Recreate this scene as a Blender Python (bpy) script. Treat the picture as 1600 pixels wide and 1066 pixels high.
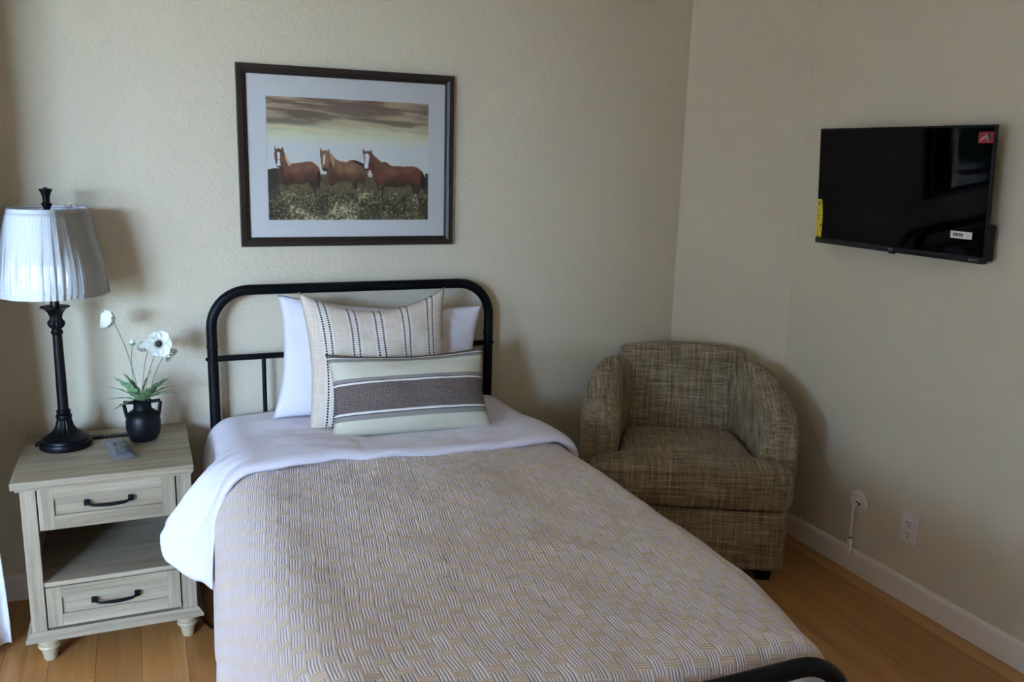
import bpy, bmesh, math, random
import numpy as np
from mathutils import Vector, Matrix
random.seed(7); np.random.seed(7)
S = bpy.context.scene
COL = S.collection
PI = math.pi
for o in list(bpy.data.objects): bpy.data.objects.remove(o)

# ------------------------------------------------------------------ camera
cam_d = bpy.data.cameras.new('camera'); cam = bpy.data.objects.new('camera', cam_d); COL.objects.link(cam)
FPX, YAW, PITCH, ROLL = 1361.7, 0.40629, 0.20717, 0.02758
cam_d.sensor_width = 36; cam_d.lens = 36*FPX/1600; cam_d.clip_start = .05
_f = Vector((math.sin(YAW)*math.cos(PITCH), math.cos(YAW)*math.cos(PITCH), -math.sin(PITCH)))
_r = Vector((math.cos(YAW), -math.sin(YAW), 0)); _u = _r.cross(_f)
_r2 = math.cos(ROLL)*_r + math.sin(ROLL)*_u; _u2 = -math.sin(ROLL)*_r + math.cos(ROLL)*_u
M = Matrix((( _r2.x, _u2.x, -_f.x, 0), (_r2.y, _u2.y, -_f.y, -3.103), (_r2.z, _u2.z, -_f.z, 1.493), (0,0,0,1)))
cam.matrix_world = M
S.camera = cam

# ------------------------------------------------------------------ light: sky through the window of the left wall
W = bpy.data.worlds.new('daylight'); S.world = W; W.use_nodes = True
bg = W.node_tree.nodes['Background']; bg.inputs[0].default_value = (.41, .61, 1.0, 1); bg.inputs[1].default_value = 30.0
XL, YF = -4.3, -4.3                             # left wall face, face of the wall behind the camera
WX0, WX1, WZ0, WZ1 = -3.80, -1.90, .10, 2.10    # glazed door opening in the wall behind the camera
VY0, VY1 = -4.12, -3.55                            # second, narrow glazed door in the left wall
pl = bpy.data.lights.new('window_portal', 'AREA'); pl.shape = 'RECTANGLE'; pl.size = WX1-WX0; pl.size_y = WZ1-WZ0
po = bpy.data.objects.new('window_portal', pl); COL.objects.link(po)
po.location = ((WX0+WX1)/2, YF-.13, (WZ0+WZ1)/2); po.rotation_euler = (PI/2, 0, 0); pl.cycles.is_portal = True
pl2 = bpy.data.lights.new('side_window_portal', 'AREA'); pl2.shape = 'RECTANGLE'; pl2.size = WZ1-WZ0; pl2.size_y = VY1-VY0
po2 = bpy.data.objects.new('side_window_portal', pl2); COL.objects.link(po2)
po2.location = (XL-.13, (VY0+VY1)/2, (WZ0+WZ1)/2); po2.rotation_euler = (0, -PI/2, 0); pl2.cycles.is_portal = True
sun_d = bpy.data.lights.new('sun', 'SUN'); sun_d.energy = 70; sun_d.angle = .009; sun_d.color = (1, .97, .93)
sun = bpy.data.objects.new('sun', sun_d); COL.objects.link(sun); sun.rotation_euler = (math.radians(-40), 0, math.radians(15))   # stands behind the house: lights the garden only
S.view_settings.view_transform = 'Standard'; S.view_settings.look = 'None'; S.view_settings.gamma = 1
S.view_settings.use_curve_mapping = False; S.view_settings.exposure = 1.70
S.cycles.diffuse_bounces = 6; S.cycles.max_bounces = 14; S.cycles.transparent_max_bounces = 16
S.cycles.sample_clamp_indirect = 6

# ------------------------------------------------------------------ helpers
def srgb(r, g, b):
    f = lambda c: (c/255/12.92) if c/255 <= .04045 else ((c/255+.055)/1.055)**2.4
    return (f(r), f(g), f(b))
class Ex:
    """maths on shader sockets"""
    def __init__(s, nt, k): s.nt, s.k = nt, k
    def _m(s, op, *a):
        n = s.nt.nodes.new('ShaderNodeMath'); n.operation = op
        for i, v in enumerate((s,)+a):
            if isinstance(v, Ex): s.nt.links.new(v.k, n.inputs[i])
            else: n.inputs[i].default_value = v
        return Ex(s.nt, n.outputs[0])
    def __add__(s, o): return s._m('ADD', o)
    def __sub__(s, o): return s._m('SUBTRACT', o)
    def __mul__(s, o): return s._m('MULTIPLY', o)
    def __truediv__(s, o): return s._m('DIVIDE', o)
    def floor(s): return s._m('FLOOR')
    def abs(s): return s._m('ABSOLUTE')
    def lt(s, v): return s._m('LESS_THAN', v)
    def gt(s, v): return s._m('GREATER_THAN', v)
    def mod(s, v): return s._m('FLOORED_MODULO', v)
    def sin(s): return s._m('SINE')
    def inv(s): return (s*-1.0)+1.0
    def between(s, a, b): return s.gt(a)*s.lt(b)
class Mt:
    def __init__(s, name, col=(.8,.8,.8), rough=.5, metal=0, spec=.5, **kw):
        s.m = bpy.data.materials.new(name); s.m.use_nodes = True; s.nt = s.m.node_tree
        s.b = s.nt.nodes['Principled BSDF']; s.out = s.nt.nodes['Material Output']
        s.b.inputs['Base Color'].default_value = (*col, 1); s.b.inputs['Roughness'].default_value = rough
        s.b.inputs['Metallic'].default_value = metal; s.b.inputs['Specular IOR Level'].default_value = spec
        for k, v in kw.items(): s.b.inputs[k.replace('_', ' ')].default_value = v
    def node(s, t, **kw):
        n = s.nt.nodes.new(t)
        for k, v in kw.items(): setattr(n, k, v)
        return n
    def link(s, a, b): s.nt.links.new(a.k if isinstance(a, Ex) else a, b)
    def coord(s, kind='Object', scale=(1,1,1)):
        t = s.node('ShaderNodeTexCoord'); mp = s.node('ShaderNodeMapping'); mp.inputs['Scale'].default_value = scale
        s.link(t.outputs[kind], mp.inputs[0]); return mp.outputs[0]
    def noise(s, co, scale=1, detail=3, rough=.55, dist=0):
        n = s.node('ShaderNodeTexNoise'); n.inputs['Scale'].default_value = scale; n.inputs['Detail'].default_value = detail
        n.inputs['Roughness'].default_value = rough; n.inputs['Distortion'].default_value = dist
        s.link(co, n.inputs['Vector']); return Ex(s.nt, n.outputs['Fac'])
    def ramp(s, fac, stops):
        n = s.node('ShaderNodeValToRGB'); cr = n.color_ramp
        while len(cr.elements) < len(stops): cr.elements.new(.5)
        for e, (p, c) in zip(cr.elements, stops): e.position = p; e.color = (*c, 1)
        s.link(fac, n.inputs[0]); return n.outputs[0]
    def mix(s, fac, a, b, mode='MIX'):
        n = s.node('ShaderNodeMix', data_type='RGBA', blend_type=mode)
        for i, v in ((0, fac), (6, a), (7, b)):
            if isinstance(v, (int, float)): n.inputs[i].default_value = v
            elif isinstance(v, tuple): n.inputs[i].default_value = (*v, 1)
            else: s.link(v, n.inputs[i])
        return n.outputs[2]
    def bump(s, h, strength=.5, dist=.002):
        n = s.node('ShaderNodeBump'); n.inputs['Strength'].default_value = strength; n.inputs['Distance'].default_value = dist
        s.link(h, n.inputs['Height']); s.link(n.outputs[0], s.b.inputs['Normal']); return s
    def color(s, c): s.link(c, s.b.inputs['Base Color']); return s
    def xyz(s, co):
        n = s.node('ShaderNodeSeparateXYZ'); s.link(co, n.inputs[0]); return [Ex(s.nt, o) for o in n.outputs]

def link_obj(name, me, mat=None, parent=None, smooth=False):
    o = bpy.data.objects.new(name, me); COL.objects.link(o)
    if mat is not None: me.materials.append(mat.m if isinstance(mat, Mt) else mat)
    if parent is not None: o.parent = parent
    if smooth:
        me.polygons.foreach_set('use_smooth', [True]*len(me.polygons))
    return o
def mesh(name, V, Fc): 
    me = bpy.data.meshes.new(name); me.from_pydata([tuple(v) for v in V], [], Fc); me.update(); return me
def fix(me):
    bm = bmesh.new(); bm.from_mesh(me); bmesh.ops.recalc_face_normals(bm, faces=bm.faces); bm.to_mesh(me); bm.free(); return me
def autosmooth(me, deg=35):
    me.polygons.foreach_set('use_smooth', [True]*len(me.polygons))
    bm = bmesh.new(); bm.from_mesh(me)
    for e in bm.edges:
        e.smooth = not (len(e.link_faces) == 2 and e.calc_face_angle(0) > math.radians(deg))
    bm.to_mesh(me); bm.free()
class MB:
    """collects shapes into ONE mesh"""
    def __init__(s): s.bm = bmesh.new()
    def box(s, x0, x1, y0, y1, z0, z1, bev=0, seg=2):
        bm = bmesh.new(); bmesh.ops.create_cube(bm, size=1)
        for v in bm.verts: v.co = Vector(((x0+x1)/2+v.co.x*(x1-x0), (y0+y1)/2+v.co.y*(y1-y0), (z0+z1)/2+v.co.z*(z1-z0)))
        if bev: bmesh.ops.bevel(bm, geom=list(bm.edges), offset=bev, segments=seg, profile=.6, affect='EDGES')
        s._join(bm); return s
    def _join(s, bm):
        me = bpy.data.meshes.new('t'); bm.to_mesh(me); bm.free(); s.bm.from_mesh(me); bpy.data.meshes.remove(me)
    def raw(s, V, Fc):
        me = mesh('t', V, Fc); s.bm.from_mesh(me); bpy.data.meshes.remove(me); return s
    def tube(s, path, r, seg=10, closed=False, flat=1.0):
        P = [Vector(p) for p in path]; n = len(P); V = []; Fc = []
        up = None
        for i, p in enumerate(P):
            a = P[(i-1) % n] if (closed or i > 0) else P[i]; b = P[(i+1) % n] if (closed or i < n-1) else P[i]
            t = (b-a).normalized()
            if up is None:
                up = Vector((0,0,1)) if abs(t.z) < .9 else Vector((1,0,0))
            sd = t.cross(up).normalized(); up = sd.cross(t).normalized()
            rr = r[i] if isinstance(r, (list, tuple)) else r
            for k in range(seg):
                th = 2*PI*k/seg; V.append(p + sd*rr*math.cos(th) + up*rr*flat*math.sin(th))
        m = n if closed else n-1
        for i in range(m):
            for k in range(seg):
                a = i*seg+k; b = i*seg+(k+1) % seg; c = ((i+1) % n)*seg+(k+1) % seg; d = ((i+1) % n)*seg+k
                Fc.append((a, b, c, d))
        if not closed: Fc += [tuple(range(seg))[::-1], tuple(range((n-1)*seg, n*seg))]
        return s.raw(V, Fc)
    def lathe(s, prof, seg=32, c=(0,0), mod=None, cap=True):
        V = []; Fc = []
        for i, (r, z) in enumerate(prof):
            for k in range(seg):
                th = 2*PI*k/seg; rr = r*(mod(i, z, th) if mod else 1)
                V.append((c[0]+rr*math.cos(th), c[1]+rr*math.sin(th), z))
        n = len(prof)
        for i in range(n-1):
            for k in range(seg): Fc.append((i*seg+k, i*seg+(k+1) % seg, (i+1)*seg+(k+1) % seg, (i+1)*seg+k))
        if cap: Fc += [tuple(range(seg))[::-1], tuple(range((n-1)*seg, n*seg))]
        return s.raw(V, Fc)
    def loft(s, secs, cap=True):
        V = [p for sc in secs for p in sc]; m = len(secs[0]); Fc = []
        for i in range(len(secs)-1):
            for k in range(m): Fc.append((i*m+k, i*m+(k+1) % m, (i+1)*m+(k+1) % m, (i+1)*m+k))
        if cap: Fc += [tuple(range(m))[::-1], tuple(range((len(secs)-1)*m, len(secs)*m))]
        return s.raw(V, Fc)
    def prism(s, poly, z0, z1, bev=0):
        bm = bmesh.new(); f = bm.faces.new([bm.verts.new((x, y, z0)) for x, y in poly])
        r = bmesh.ops.extrude_face_region(bm, geom=[f])
        for v in r['geom']:
            if isinstance(v, bmesh.types.BMVert): v.co.z = z1
        if bev: bmesh.ops.bevel(bm, geom=list(bm.edges), offset=bev, segments=3, profile=.5, affect='EDGES')
        s._join(bm); return s
    def xf(s, m):
        bmesh.ops.transform(s.bm, matrix=m, verts=s.bm.verts); return s
    def build(s, name, mat=None, parent=None, smooth=0, sub=0, off=None):
        bmesh.ops.recalc_face_normals(s.bm, faces=s.bm.faces)
        if off is not None: bmesh.ops.translate(s.bm, vec=-Vector(off), verts=s.bm.verts)
        me = bpy.data.meshes.new(name); s.bm.to_mesh(me); s.bm.free()
        if smooth: autosmooth(me, smooth)
        o = link_obj(name, me, mat, parent)
        if sub:
            md = o.modifiers.new('s', 'SUBSURF'); md.levels = sub; md.render_levels = sub
            me.polygons.foreach_set('use_smooth', [True]*len(me.polygons))
        return o
def tag(o, label=None, cat=None, group=None, kind=None):
    for k, v in (('label', label), ('category', cat), ('group', group), ('kind', kind)):
        if v: o[k] = v
    return o
def thing(name, label, cat, loc=(0,0,0), rz=0, group=None):
    o = bpy.data.objects.new(name, None); COL.objects.link(o); o.location = loc; o.rotation_euler = (0,0,rz)
    o.empty_display_size = .1
    return tag(o, label, cat, group)
def grid_mesh(name, P, uv=None, closed_u=False):
    """P: (n,m,3) array -> mesh with optional uv (n,m,2)"""
    n, m = P.shape[:2]; Fc = []
    for i in range(n-1):
        for j in range(m-1): Fc.append((i*m+j, i*m+j+1, (i+1)*m+j+1, (i+1)*m+j))
    me = mesh(name, P.reshape(-1, 3), Fc)
    if uv is not None:
        l = me.uv_layers.new(name='UVMap'); U = uv.reshape(-1, 2)
        idx = np.empty(len(me.loops), np.int32); me.loops.foreach_get('vertex_index', idx)
        l.data.foreach_set('uv', U[idx].astype(np.float32).ravel())
    return me
def smoothstep(a, b, x):
    t = np.clip((x-a)/(b-a), 0, 1); return t*t*(3-2*t)
def vnoise(x, y, seed=0):
    x = np.asarray(x, float); y = np.asarray(y, float)
    xi = np.floor(x).astype(np.int64); yi = np.floor(y).astype(np.int64); fx = x-xi; fy = y-yi
    fx = fx*fx*(3-2*fx); fy = fy*fy*(3-2*fy)
    def h(a, b):
        n = np.sin(a*127.1+b*311.7+seed*74.7)*43758.5453; return n-np.floor(n)
    return (h(xi, yi)*(1-fx)+h(xi+1, yi)*fx)*(1-fy)+(h(xi, yi+1)*(1-fx)+h(xi+1, yi+1)*fx)*fy
def fbm(x, y, oc=4, seed=0):
    a = .5; t = 0; s = 0
    for i in range(oc): t = t+a*vnoise(x*2**i, y*2**i, seed+i); s += a; a *= .5
    return t/s

# ------------------------------------------------------------------ materials
def paint(name, col, rough=.75, b=.48):
    m = Mt(name, col, rough, spec=.3); co = m.coord()
    n1 = m.noise(co, 75, 3, .6); n2 = m.noise(co, 26, 2)
    return m.bump(n1*.8+n2*.6, b, .008)
M_wall = paint('wall_paint', (.66, .58, .43))
M_ceil = paint('ceiling_paint', (.80, .77, .72))
M_trim = Mt('trim_paint', (.80, .71, .63), .35)
M_white = Mt('white_plastic', (.74, .68, .65), .35)
M_cord = Mt('white_cord_plastic', (.86, .83, .78), .4)
M_dark = Mt('dark_slot', (.02, .018, .016), .6)
def wood(name, cols, axis, rough=.45, scale=1.0, rnd=.0, bump=.12):
    sc = {'x': (1.2, 26, 26), 'y': (26, 1.2, 26), 'z': (26, 26, 1.2)}[axis]
    m = Mt(name, cols[1], rough); co = m.coord('Object', tuple(v*scale for v in sc))
    if rnd:
        oi = m.node('ShaderNodeObjectInfo'); ad = m.node('ShaderNodeVectorMath', operation='ADD'); cb = m.node('ShaderNodeCombineXYZ')
        e = Ex(m.nt, oi.outputs['Random'])*57.0
        for i in range(3): m.link(e, cb.inputs[i])
        m.link(co, ad.inputs[0]); m.link(cb.outputs[0], ad.inputs[1]); co = ad.outputs[0]
    g = m.noise(co, 1, 6, .62, .6); f = m.noise(co, 5, 3, .6)
    h = g*.75+f*.25
    c = m.ramp(h, [(.30, cols[0]), (.52, cols[1]), (.72, cols[2])])
    if rnd:
        v = Ex(m.nt, oi.outputs['Random'])
        c = m.mix(v, m.mix(1.0, c, (1-rnd, 1-rnd*1.15, 1-rnd*1.3), 'MULTIPLY'), c)
    m.color(c); return m.bump(h, bump, .002)
FL = [(.36, .155, .040), (.52, .25, .078), (.61, .33, .115)]
M_floor = wood('maple_floor', FL, 'y', .33, .7, .28, .04)
M_sub = Mt('subfloor', (.10, .055, .025), .8)
OAK = [(.17, .13, .08), (.36, .295, .20), (.50, .425, .31)]
M_oak = {a: wood('pale_oak_'+a, OAK, a, .5) for a in 'xyz'}
M_foot = Mt('turned_wood', (.44, .35, .22), .42)
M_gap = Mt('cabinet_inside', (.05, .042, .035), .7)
M_iron = Mt('black_iron', (.003, .0034, .005), .45, spec=.18)
M_iron.bump(M_iron.noise(M_iron.coord(), 240, 2), .1, .001)
M_lampm = Mt('lamp_bronze_black', (.0035, .0035, .0045), .4, 0, .22)
M_ceramic = Mt('matte_black_ceramic', (.0035, .0042, .006), .42, spec=.25)
def cloth(name, col, bs=420, b=.12, rough=.85):
    m = Mt(name, col, rough, spec=.2, Sheen_Weight=.15); co = m.coord(); return m.bump(m.noise(co, bs, 2)+m.noise(co, 18, 3)*1.5, b, .003)
M_sheet = cloth('white_cotton', (.79, .76, .83))
M_pillow = cloth('white_pillowcase', (.77, .75, .82))
M_matt = cloth('mattress_ticking', (.78, .77, .78))
def weave():
    m = Mt('basketweave_coverlet', (.6,.5,.42), .85, spec=.2, Sheen_Weight=.12)
    t = m.node('ShaderNodeUVMap'); mp = m.node('ShaderNodeMapping'); mp.inputs['Rotation'].default_value = (0,0,math.radians(-9))
    m.link(t.outputs[0], mp.inputs[0]); x, y, _ = m.xyz(mp.outputs[0])
    # slight irregularity
    n = m.noise(mp.outputs[0], 9, 2); x = x+(n-.5)*.012; y = y+(n-.5)*.016
    a = x/.0285; b = y/.0365
    i = (a+.5).floor(); j = (b+.5).floor(); fu = a-i; fv = b-j
    par = (i+j).mod(2.0)                        # 0: upright strap on top
    inV = fu.abs().lt(.445); inH = fv.abs().lt(.31)
    isH = inH*(inV*par.lt(.5)).inv()
    isV = inV*isH.inv()
    ribV = (fu*(2*PI*4.6)+PI/2).sin()*.5+.5; ribH = (fv*(2*PI*6)).sin()*.5+.5
    vc = m.mix(ribV, (.69, .60, .58), (.86, .775, .77))
    hc = m.mix(ribH, (.68, .55, .43), (.82, .685, .555))
    base = m.mix(isV, (.72, .61, .51), vc); c = m.mix(isH, base, hc)
    m.color(c)
    hV = isV*(ribV*.5+.2)*((fv*PI).abs()*-.12+1.0); hH = isH*(ribH*.22+.75)
    fine = m.noise(mp.outputs[0], 700, 2)
    return m.bump(hV+hH+fine*.15, .8, .0045)
M_weave = weave()
def tweed():
    m = Mt('tweed_upholstery', (.2,.16,.1), .9, spec=.15, Sheen_Weight=.1)
    a = m.noise(m.coord('Object', (230, 9, 9)), 1, 2, .6); b = m.noise(m.coord('Object', (9, 230, 230)), 1, 2, .6)
    a2 = m.noise(m.coord('Object', (75, 4, 4)), 1, 2, .6); b2 = m.noise(m.coord('Object', (4, 75, 75)), 1, 2, .6)
    h = (a+b)*.5*.68+(a2+b2)*.5*.32
    c = m.ramp(h, [(.36, (.07, .050, .026)), (.46, (.20, .150, .088)), (.55, (.34, .27, .168)), (.65, (.60, .50, .35))])
    m.color(c); return m.bump(a+b, .35, .002)
M_tweed = tweed()
def linen_stripes():
    m = Mt('linen_with_dashes', (.7,.6,.5), .9, spec=.15)
    t = m.node('ShaderNodeUVMap'); co = t.outputs[0]; u, v, _ = m.xyz(co)
    mp = m.node('ShaderNodeMapping'); mp.inputs['Scale'].default_value = (180, 8, 1); m.link(co, mp.inputs[0])
    mq = m.node('ShaderNodeMapping'); mq.inputs['Scale'].default_value = (8, 180, 1); m.link(co, mq.inputs[0])
    th = (m.noise(mp.outputs[0], 1, 2)+m.noise(mq.outputs[0], 1, 2))*.5
    c = m.ramp(th, [(.3, (.57, .47, .37)), (.5, (.71, .61, .50)), (.7, (.80, .71, .61))])
    pale = None; dash = None
    for k in (.125, .315, .485, .675, .87):
        d = (u-k).abs(); p = d.lt(.043); q = (d-.021).abs().lt(.0060)
        pale = p if pale is None else pale+p; dash = q if dash is None else dash+q
    c = m.mix(pale*.5, c, (.82, .77, .71))
    on = (v*52.0).mod(1.0).lt(.66)
    c = m.mix(dash*on, c, (.012, .012, .014)); m.color(c)
    return m.bump(th+dash*on*.3, .3, .002)
M_linen = linen_stripes()
def bands():
    m = Mt('woven_bands', (.6,.6,.5), .9, spec=.15)
    t = m.node('ShaderNodeUVMap'); co = t.outputs[0]; u, v, _ = m.xyz(co); w = v.inv()
    mp = m.node('ShaderNodeMapping'); mp.inputs['Scale'].default_value = (150, 80, 1); m.link(co, mp.inputs[0])
    sp = m.noise(mp.outputs[0], 1.3, 1); fine = m.noise(mp.outputs[0], 2.2, 1)
    tw = m.ramp(sp, [(.38, (.07, .052, .046)), (.5, (.145, .112, .10)), (.62, (.29, .245, .22))])
    cream = m.mix(fine*.3, (.66, .645, .52), (.56, .55, .44)); grey = (.30, .275, .25); wh = (.80, .78, .72); bl = (.045, .042, .05)
    c = cream
    for a, b, col in ((-.1, .055, tw), (.055, .07, wh), (.07, .078, bl), (.078, .115, grey), (.335, .378, grey), (.378, .387, bl), (.387, .41, wh), (.41, .735, tw), (.735, .76, wh), (.76, .77, bl), (.77, .825, grey)):
        c = m.mix(w.between(a, b), c, col)
    m.color(c); return m.bump(sp, .3, .002)
M_bands = bands()
def glassy(name, tint=(1,1,1), rough=.02, fac_gain=1.0, bumpf=None, ior=1.45, haze=0, hazecol=(.9,.9,.9)):
    m = Mt(name); nt = m.nt
    tr = m.node('ShaderNodeBsdfTransparent'); tr.inputs[0].default_value = (*tint, 1)
    gl = m.node('ShaderNodeBsdfGlossy'); gl.inputs['Roughness'].default_value = rough
    fr = m.node('ShaderNodeFresnel'); fr.inputs[0].default_value = ior
    mx = m.node('ShaderNodeMixShader'); m.link(Ex(nt, fr.outputs[0])*fac_gain, mx.inputs[0]); m.link(tr.outputs[0], mx.inputs[1]); m.link(gl.outputs[0], mx.inputs[2])
    if bumpf:
        h, st, ds = bumpf(m); bp = m.node('ShaderNodeBump'); bp.inputs['Strength'].default_value = st; bp.inputs['Distance'].default_value = ds
        m.link(h, bp.inputs['Height']); m.link(bp.outputs[0], gl.inputs['Normal']); m.link(bp.outputs[0], fr.inputs['Normal'])
    last = mx.outputs[0]
    if haze:
        df = m.node('ShaderNodeBsdfDiffuse'); df.inputs[0].default_value = (*hazecol, 1); m2 = m.node('ShaderNodeMixShader'); m2.inputs[0].default_value = haze
        m.link(last, m2.inputs[1]); m.link(df.outputs[0], m2.inputs[2]); last = m2.outputs[0]
    m.link(last, m.out.inputs[0]); return m
M_glass = glassy('clear_glass')
M_wrap = glassy('clear_plastic_wrap', rough=.06, fac_gain=1.0, haze=.01, bumpf=lambda m: (m.noise(m.coord('Object', (1,1,.12)), 30, 1, .5, .5), .5, .008))
M_bag = glassy('clear_plastic_bag', rough=.12, fac_gain=1.2, haze=.14, hazecol=(.75,.8,.86), bumpf=lambda m: (m.noise(m.coord(), 55, 2), .8, .006))
def shade_mat():
    m = Mt('pleated_shade_fabric', (.90, .90, .89), .8, spec=.2); tl = m.node('ShaderNodeBsdfTranslucent'); tl.inputs[0].default_value = (.8, .8, .78, 1)
    mx = m.node('ShaderNodeMixShader'); mx.inputs[0].default_value = .25
    m.link(m.b.outputs[0], mx.inputs[1]); m.link(tl.outputs[0], mx.inputs[2]); m.link(mx.outputs[0], m.out.inputs[0]); return m
M_shade = shade_mat()
M_frame = wood('dark_walnut_frame', [(.010, .006, .004), (.019, .011, .008), (.034, .02, .014)], 'x', .4, 1, 0, .1)
M_mat = Mt('white_mat_board', (.80, .755, .72), .8)
M_tv = Mt('tv_black_plastic', (.006, .006, .006), .4, spec=.25)
M_tvb = Mt('tv_bezel_strip', (.014, .014, .012), .3, spec=.35)
M_screen = Mt('tv_screen', (.0008, .0008, .0008), .03, spec=.16)
M_curtain = cloth('white_curtain', (.80, .79, .80))
M_leaf = Mt('green_leaf', (.17, .30, .125), .55); M_leaf.color(M_leaf.ramp(M_leaf.noise(M_leaf.coord(), 60, 2), [(.3, (.10, .23, .085)), (.7, (.34, .50, .27))]))
M_stem = Mt('flower_stem', (.19, .29, .16), .5)
M_petal = Mt('white_petal', (.80, .82, .72), .6)
M_heart = Mt('black_flower_heart', (.008, .006, .012), .6)
M_hedge = Mt('hedge_leaves', (.05, .10, .035), .7); M_hedge.color(M_hedge.ramp(M_hedge.noise(M_hedge.coord(), 16, 4, .7), [(.35, (.012, .035, .008)), (.55, (.06, .115, .035)), (.75, (.18, .25, .09))]))
M_patio = Mt('patio_concrete', (.24, .235, .23), .8)
M_remote = Mt('remote_plastic', (.07, .085, .125), .4)
M_btn = Mt('remote_button', (.012, .013, .02), .5)
M_yel = Mt('yellow_label', (.72, .55, .015), .5)
M_red = Mt('red_label', (.30, .006, .014), .5)
M_paper = Mt('white_label', (.72, .69, .62), .6)
M_ink = Mt('label_ink', (.03, .03, .02), .6)
M_ink2 = Mt('label_picture', (.42, .30, .23), .6)
M_logo = Mt('grey_logo', (.42, .41, .45), .4)

# ------------------------------------------------------------------ room shell
XR, XC, YD, ZC = 2.412, 2.077, -.335, 2.6
def struct(o): o['kind'] = 'structure'; return o
floor = struct(MB().box(XL-.1, XR+.1, YF-.1, .1, -.06, -.012).build('floor', M_sub))
x = .063-.126*35
while x < XR:
    y = YF - random.random()*1.2
    while y < 0:
        L = random.choice((.9, 1.35, 1.8, 2.1)); y0, y1 = max(y, YF), min(y+L, .0); xa, xb = max(x, XL), min(x+.126, XR)
        if xb-xa > .01 and y1-y0 > .02:
            MB().box(xa+.0003, xb-.0003, y0+.0003, y1-.0003, -.012, random.uniform(-.0003, .0003), .0009, 1).build('plank', M_floor, floor)
        y += L
    x += .126
struct(MB().box(XL-.15, XC+.05, 0, .15, -.05, ZC).build('wall_back', M_wall))
struct(MB().prism([(XC, 0), (XR, YD), (XR+.15, YD), (XC+.3, .2), (XC, .15)], -.05, ZC).build('wall_corner', M_wall))
struct(MB().box(XR, XR+.15, YF, YD+.05, -.05, ZC).build('wall_right', M_wall))
wf = MB().box(XL-.15, WX0, YF-.15, YF, -.05, ZC).box(WX1, XR+.15, YF-.15, YF, -.05, ZC).box(WX0, WX1, YF-.15, YF, -.05, WZ0).box(WX0, WX1, YF-.15, YF, WZ1, ZC)
struct(wf.build('wall_front', M_wall))
struct(MB().box(XL-.15, XL, VY1, .15, -.05, ZC).box(XL-.15, XL, YF-.05, VY0, -.05, ZC).box(XL-.15, XL, VY0, VY1, -.05, WZ0).box(XL-.15, XL, VY0, VY1, WZ1, ZC).build('wall_left', M_wall))
struct(MB().box(XL-.15, XR+.15, YF-.15, .15, ZC, ZC+.1).build('ceiling', M_ceil))
def baseboard(name, a, b, inward):
    a = Vector((*a, 0)); b = Vector((*b, 0)); n = Vector((*inward, 0)).normalized()
    prof = [(0, 0), (.014, 0), (.014, .072), (.0125, .079), (.0095, .084), (.005, .0875), (0, .089)]
    secs = [[p+n*d+Vector((0,0,h)) for d, h in prof] for p in (a, b)]
    struct(MB().loft(secs).build(name, M_trim, None, 40))
baseboard('baseboard_back', (XL, 0), (XC+.003, 0), (0, -1))
baseboard('baseboard_corner', (XC, 0), (XR, YD), (-1, -1))
baseboard('baseboard_right', (XR, YD+.003), (XR, YF), (-1, 0))
baseboard('baseboard_front', (WX1, YF), (XR, YF), (0, 1))
baseboard('baseboard_left', (XL, 0), (XL, YF), (1, 0))
# glazed door in the wall behind the camera
win = struct(thing('window_1', None, None, ((WX0+WX1)/2, YF-.075, WZ0)))
hw = (WX1-WX0)/2; hz = WZ1-WZ0
fr = MB().box(-hw, -hw+.07, -.05, .05, 0, hz).box(hw-.07, hw, -.05, .05, 0, hz).box(-hw, hw, -.05, .05, 0, .08).box(-hw, hw, -.05, .05, hz-.07, hz)
fr.build('window_frame', M_white, win)
MB().box(-.04, .04, -.035, .035, .08, hz-.07).build('mullion', M_white, win)
for a, b in ((-hw+.07, -.04), (.04, hw-.07)):
    MB().box(a, b, -.02, .02, .93, .97).build('glazing_bar', M_white, win)
    MB().box(a, b, -.003, .003, .08, hz-.07).build('pane', M_glass, win)
w2 = struct(thing('window_2', None, None, (XL-.075, (VY0+VY1)/2, WZ0))); hv = (VY1-VY0)/2
MB().box(-.05, .05, -hv, -hv+.07, 0, hz).box(-.05, .05, hv-.07, hv, 0, hz).box(-.05, .05, -hv, hv, 0, .08).box(-.05, .05, -hv, hv, hz-.07, hz).build('window_frame', M_white, w2)
MB().box(-.02, .02, -hv+.07, hv-.07, .42, .46).build('glazing_bar', M_white, w2)
MB().box(-.003, .003, -hv+.07, hv-.07, .08, hz-.07).build('pane', M_glass, w2)
struct(MB().prism([(8, YF-.15), (XL-.15, YF-.15), (XL-.15, 7.5), (-14, 7.5), (-14, -16), (8, -16)], -.12, -.06).build('patio', M_patio))
n1, n2 = 80, 26
Pg = np.zeros((n1, n2, 3))
for i in range(n1):
    for j in range(n2):
        xx = -11+15*i/(n1-1); a = j/(n2-1); zz = 1.5*min(1, a*1.6) if a < .62 else 1.5
        yy = -9. if a < .62 else -9-(a-.62)*2.4
        k = fbm(np.array(xx*3.), np.array(a*9.), 4, 3)-.5
        Pg[i, j] = (xx, yy+k*.5, max(-.06, zz+k*.35*(a > .3)))
hm = grid_mesh('hedge', Pg); fix(hm)
tag(link_obj('hedge', hm, M_hedge, None, True), 'leafy green hedge outside the glazed door', 'hedge', 'garden hedges')
h2 = tag(link_obj('hedge', hm, None, None, True), 'leafy green hedge running along the side of the house', 'hedge', 'garden hedges')
h2.rotation_euler = (0, 0, -PI/2); h2.location = (-.5, -4.3, 0)

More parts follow.
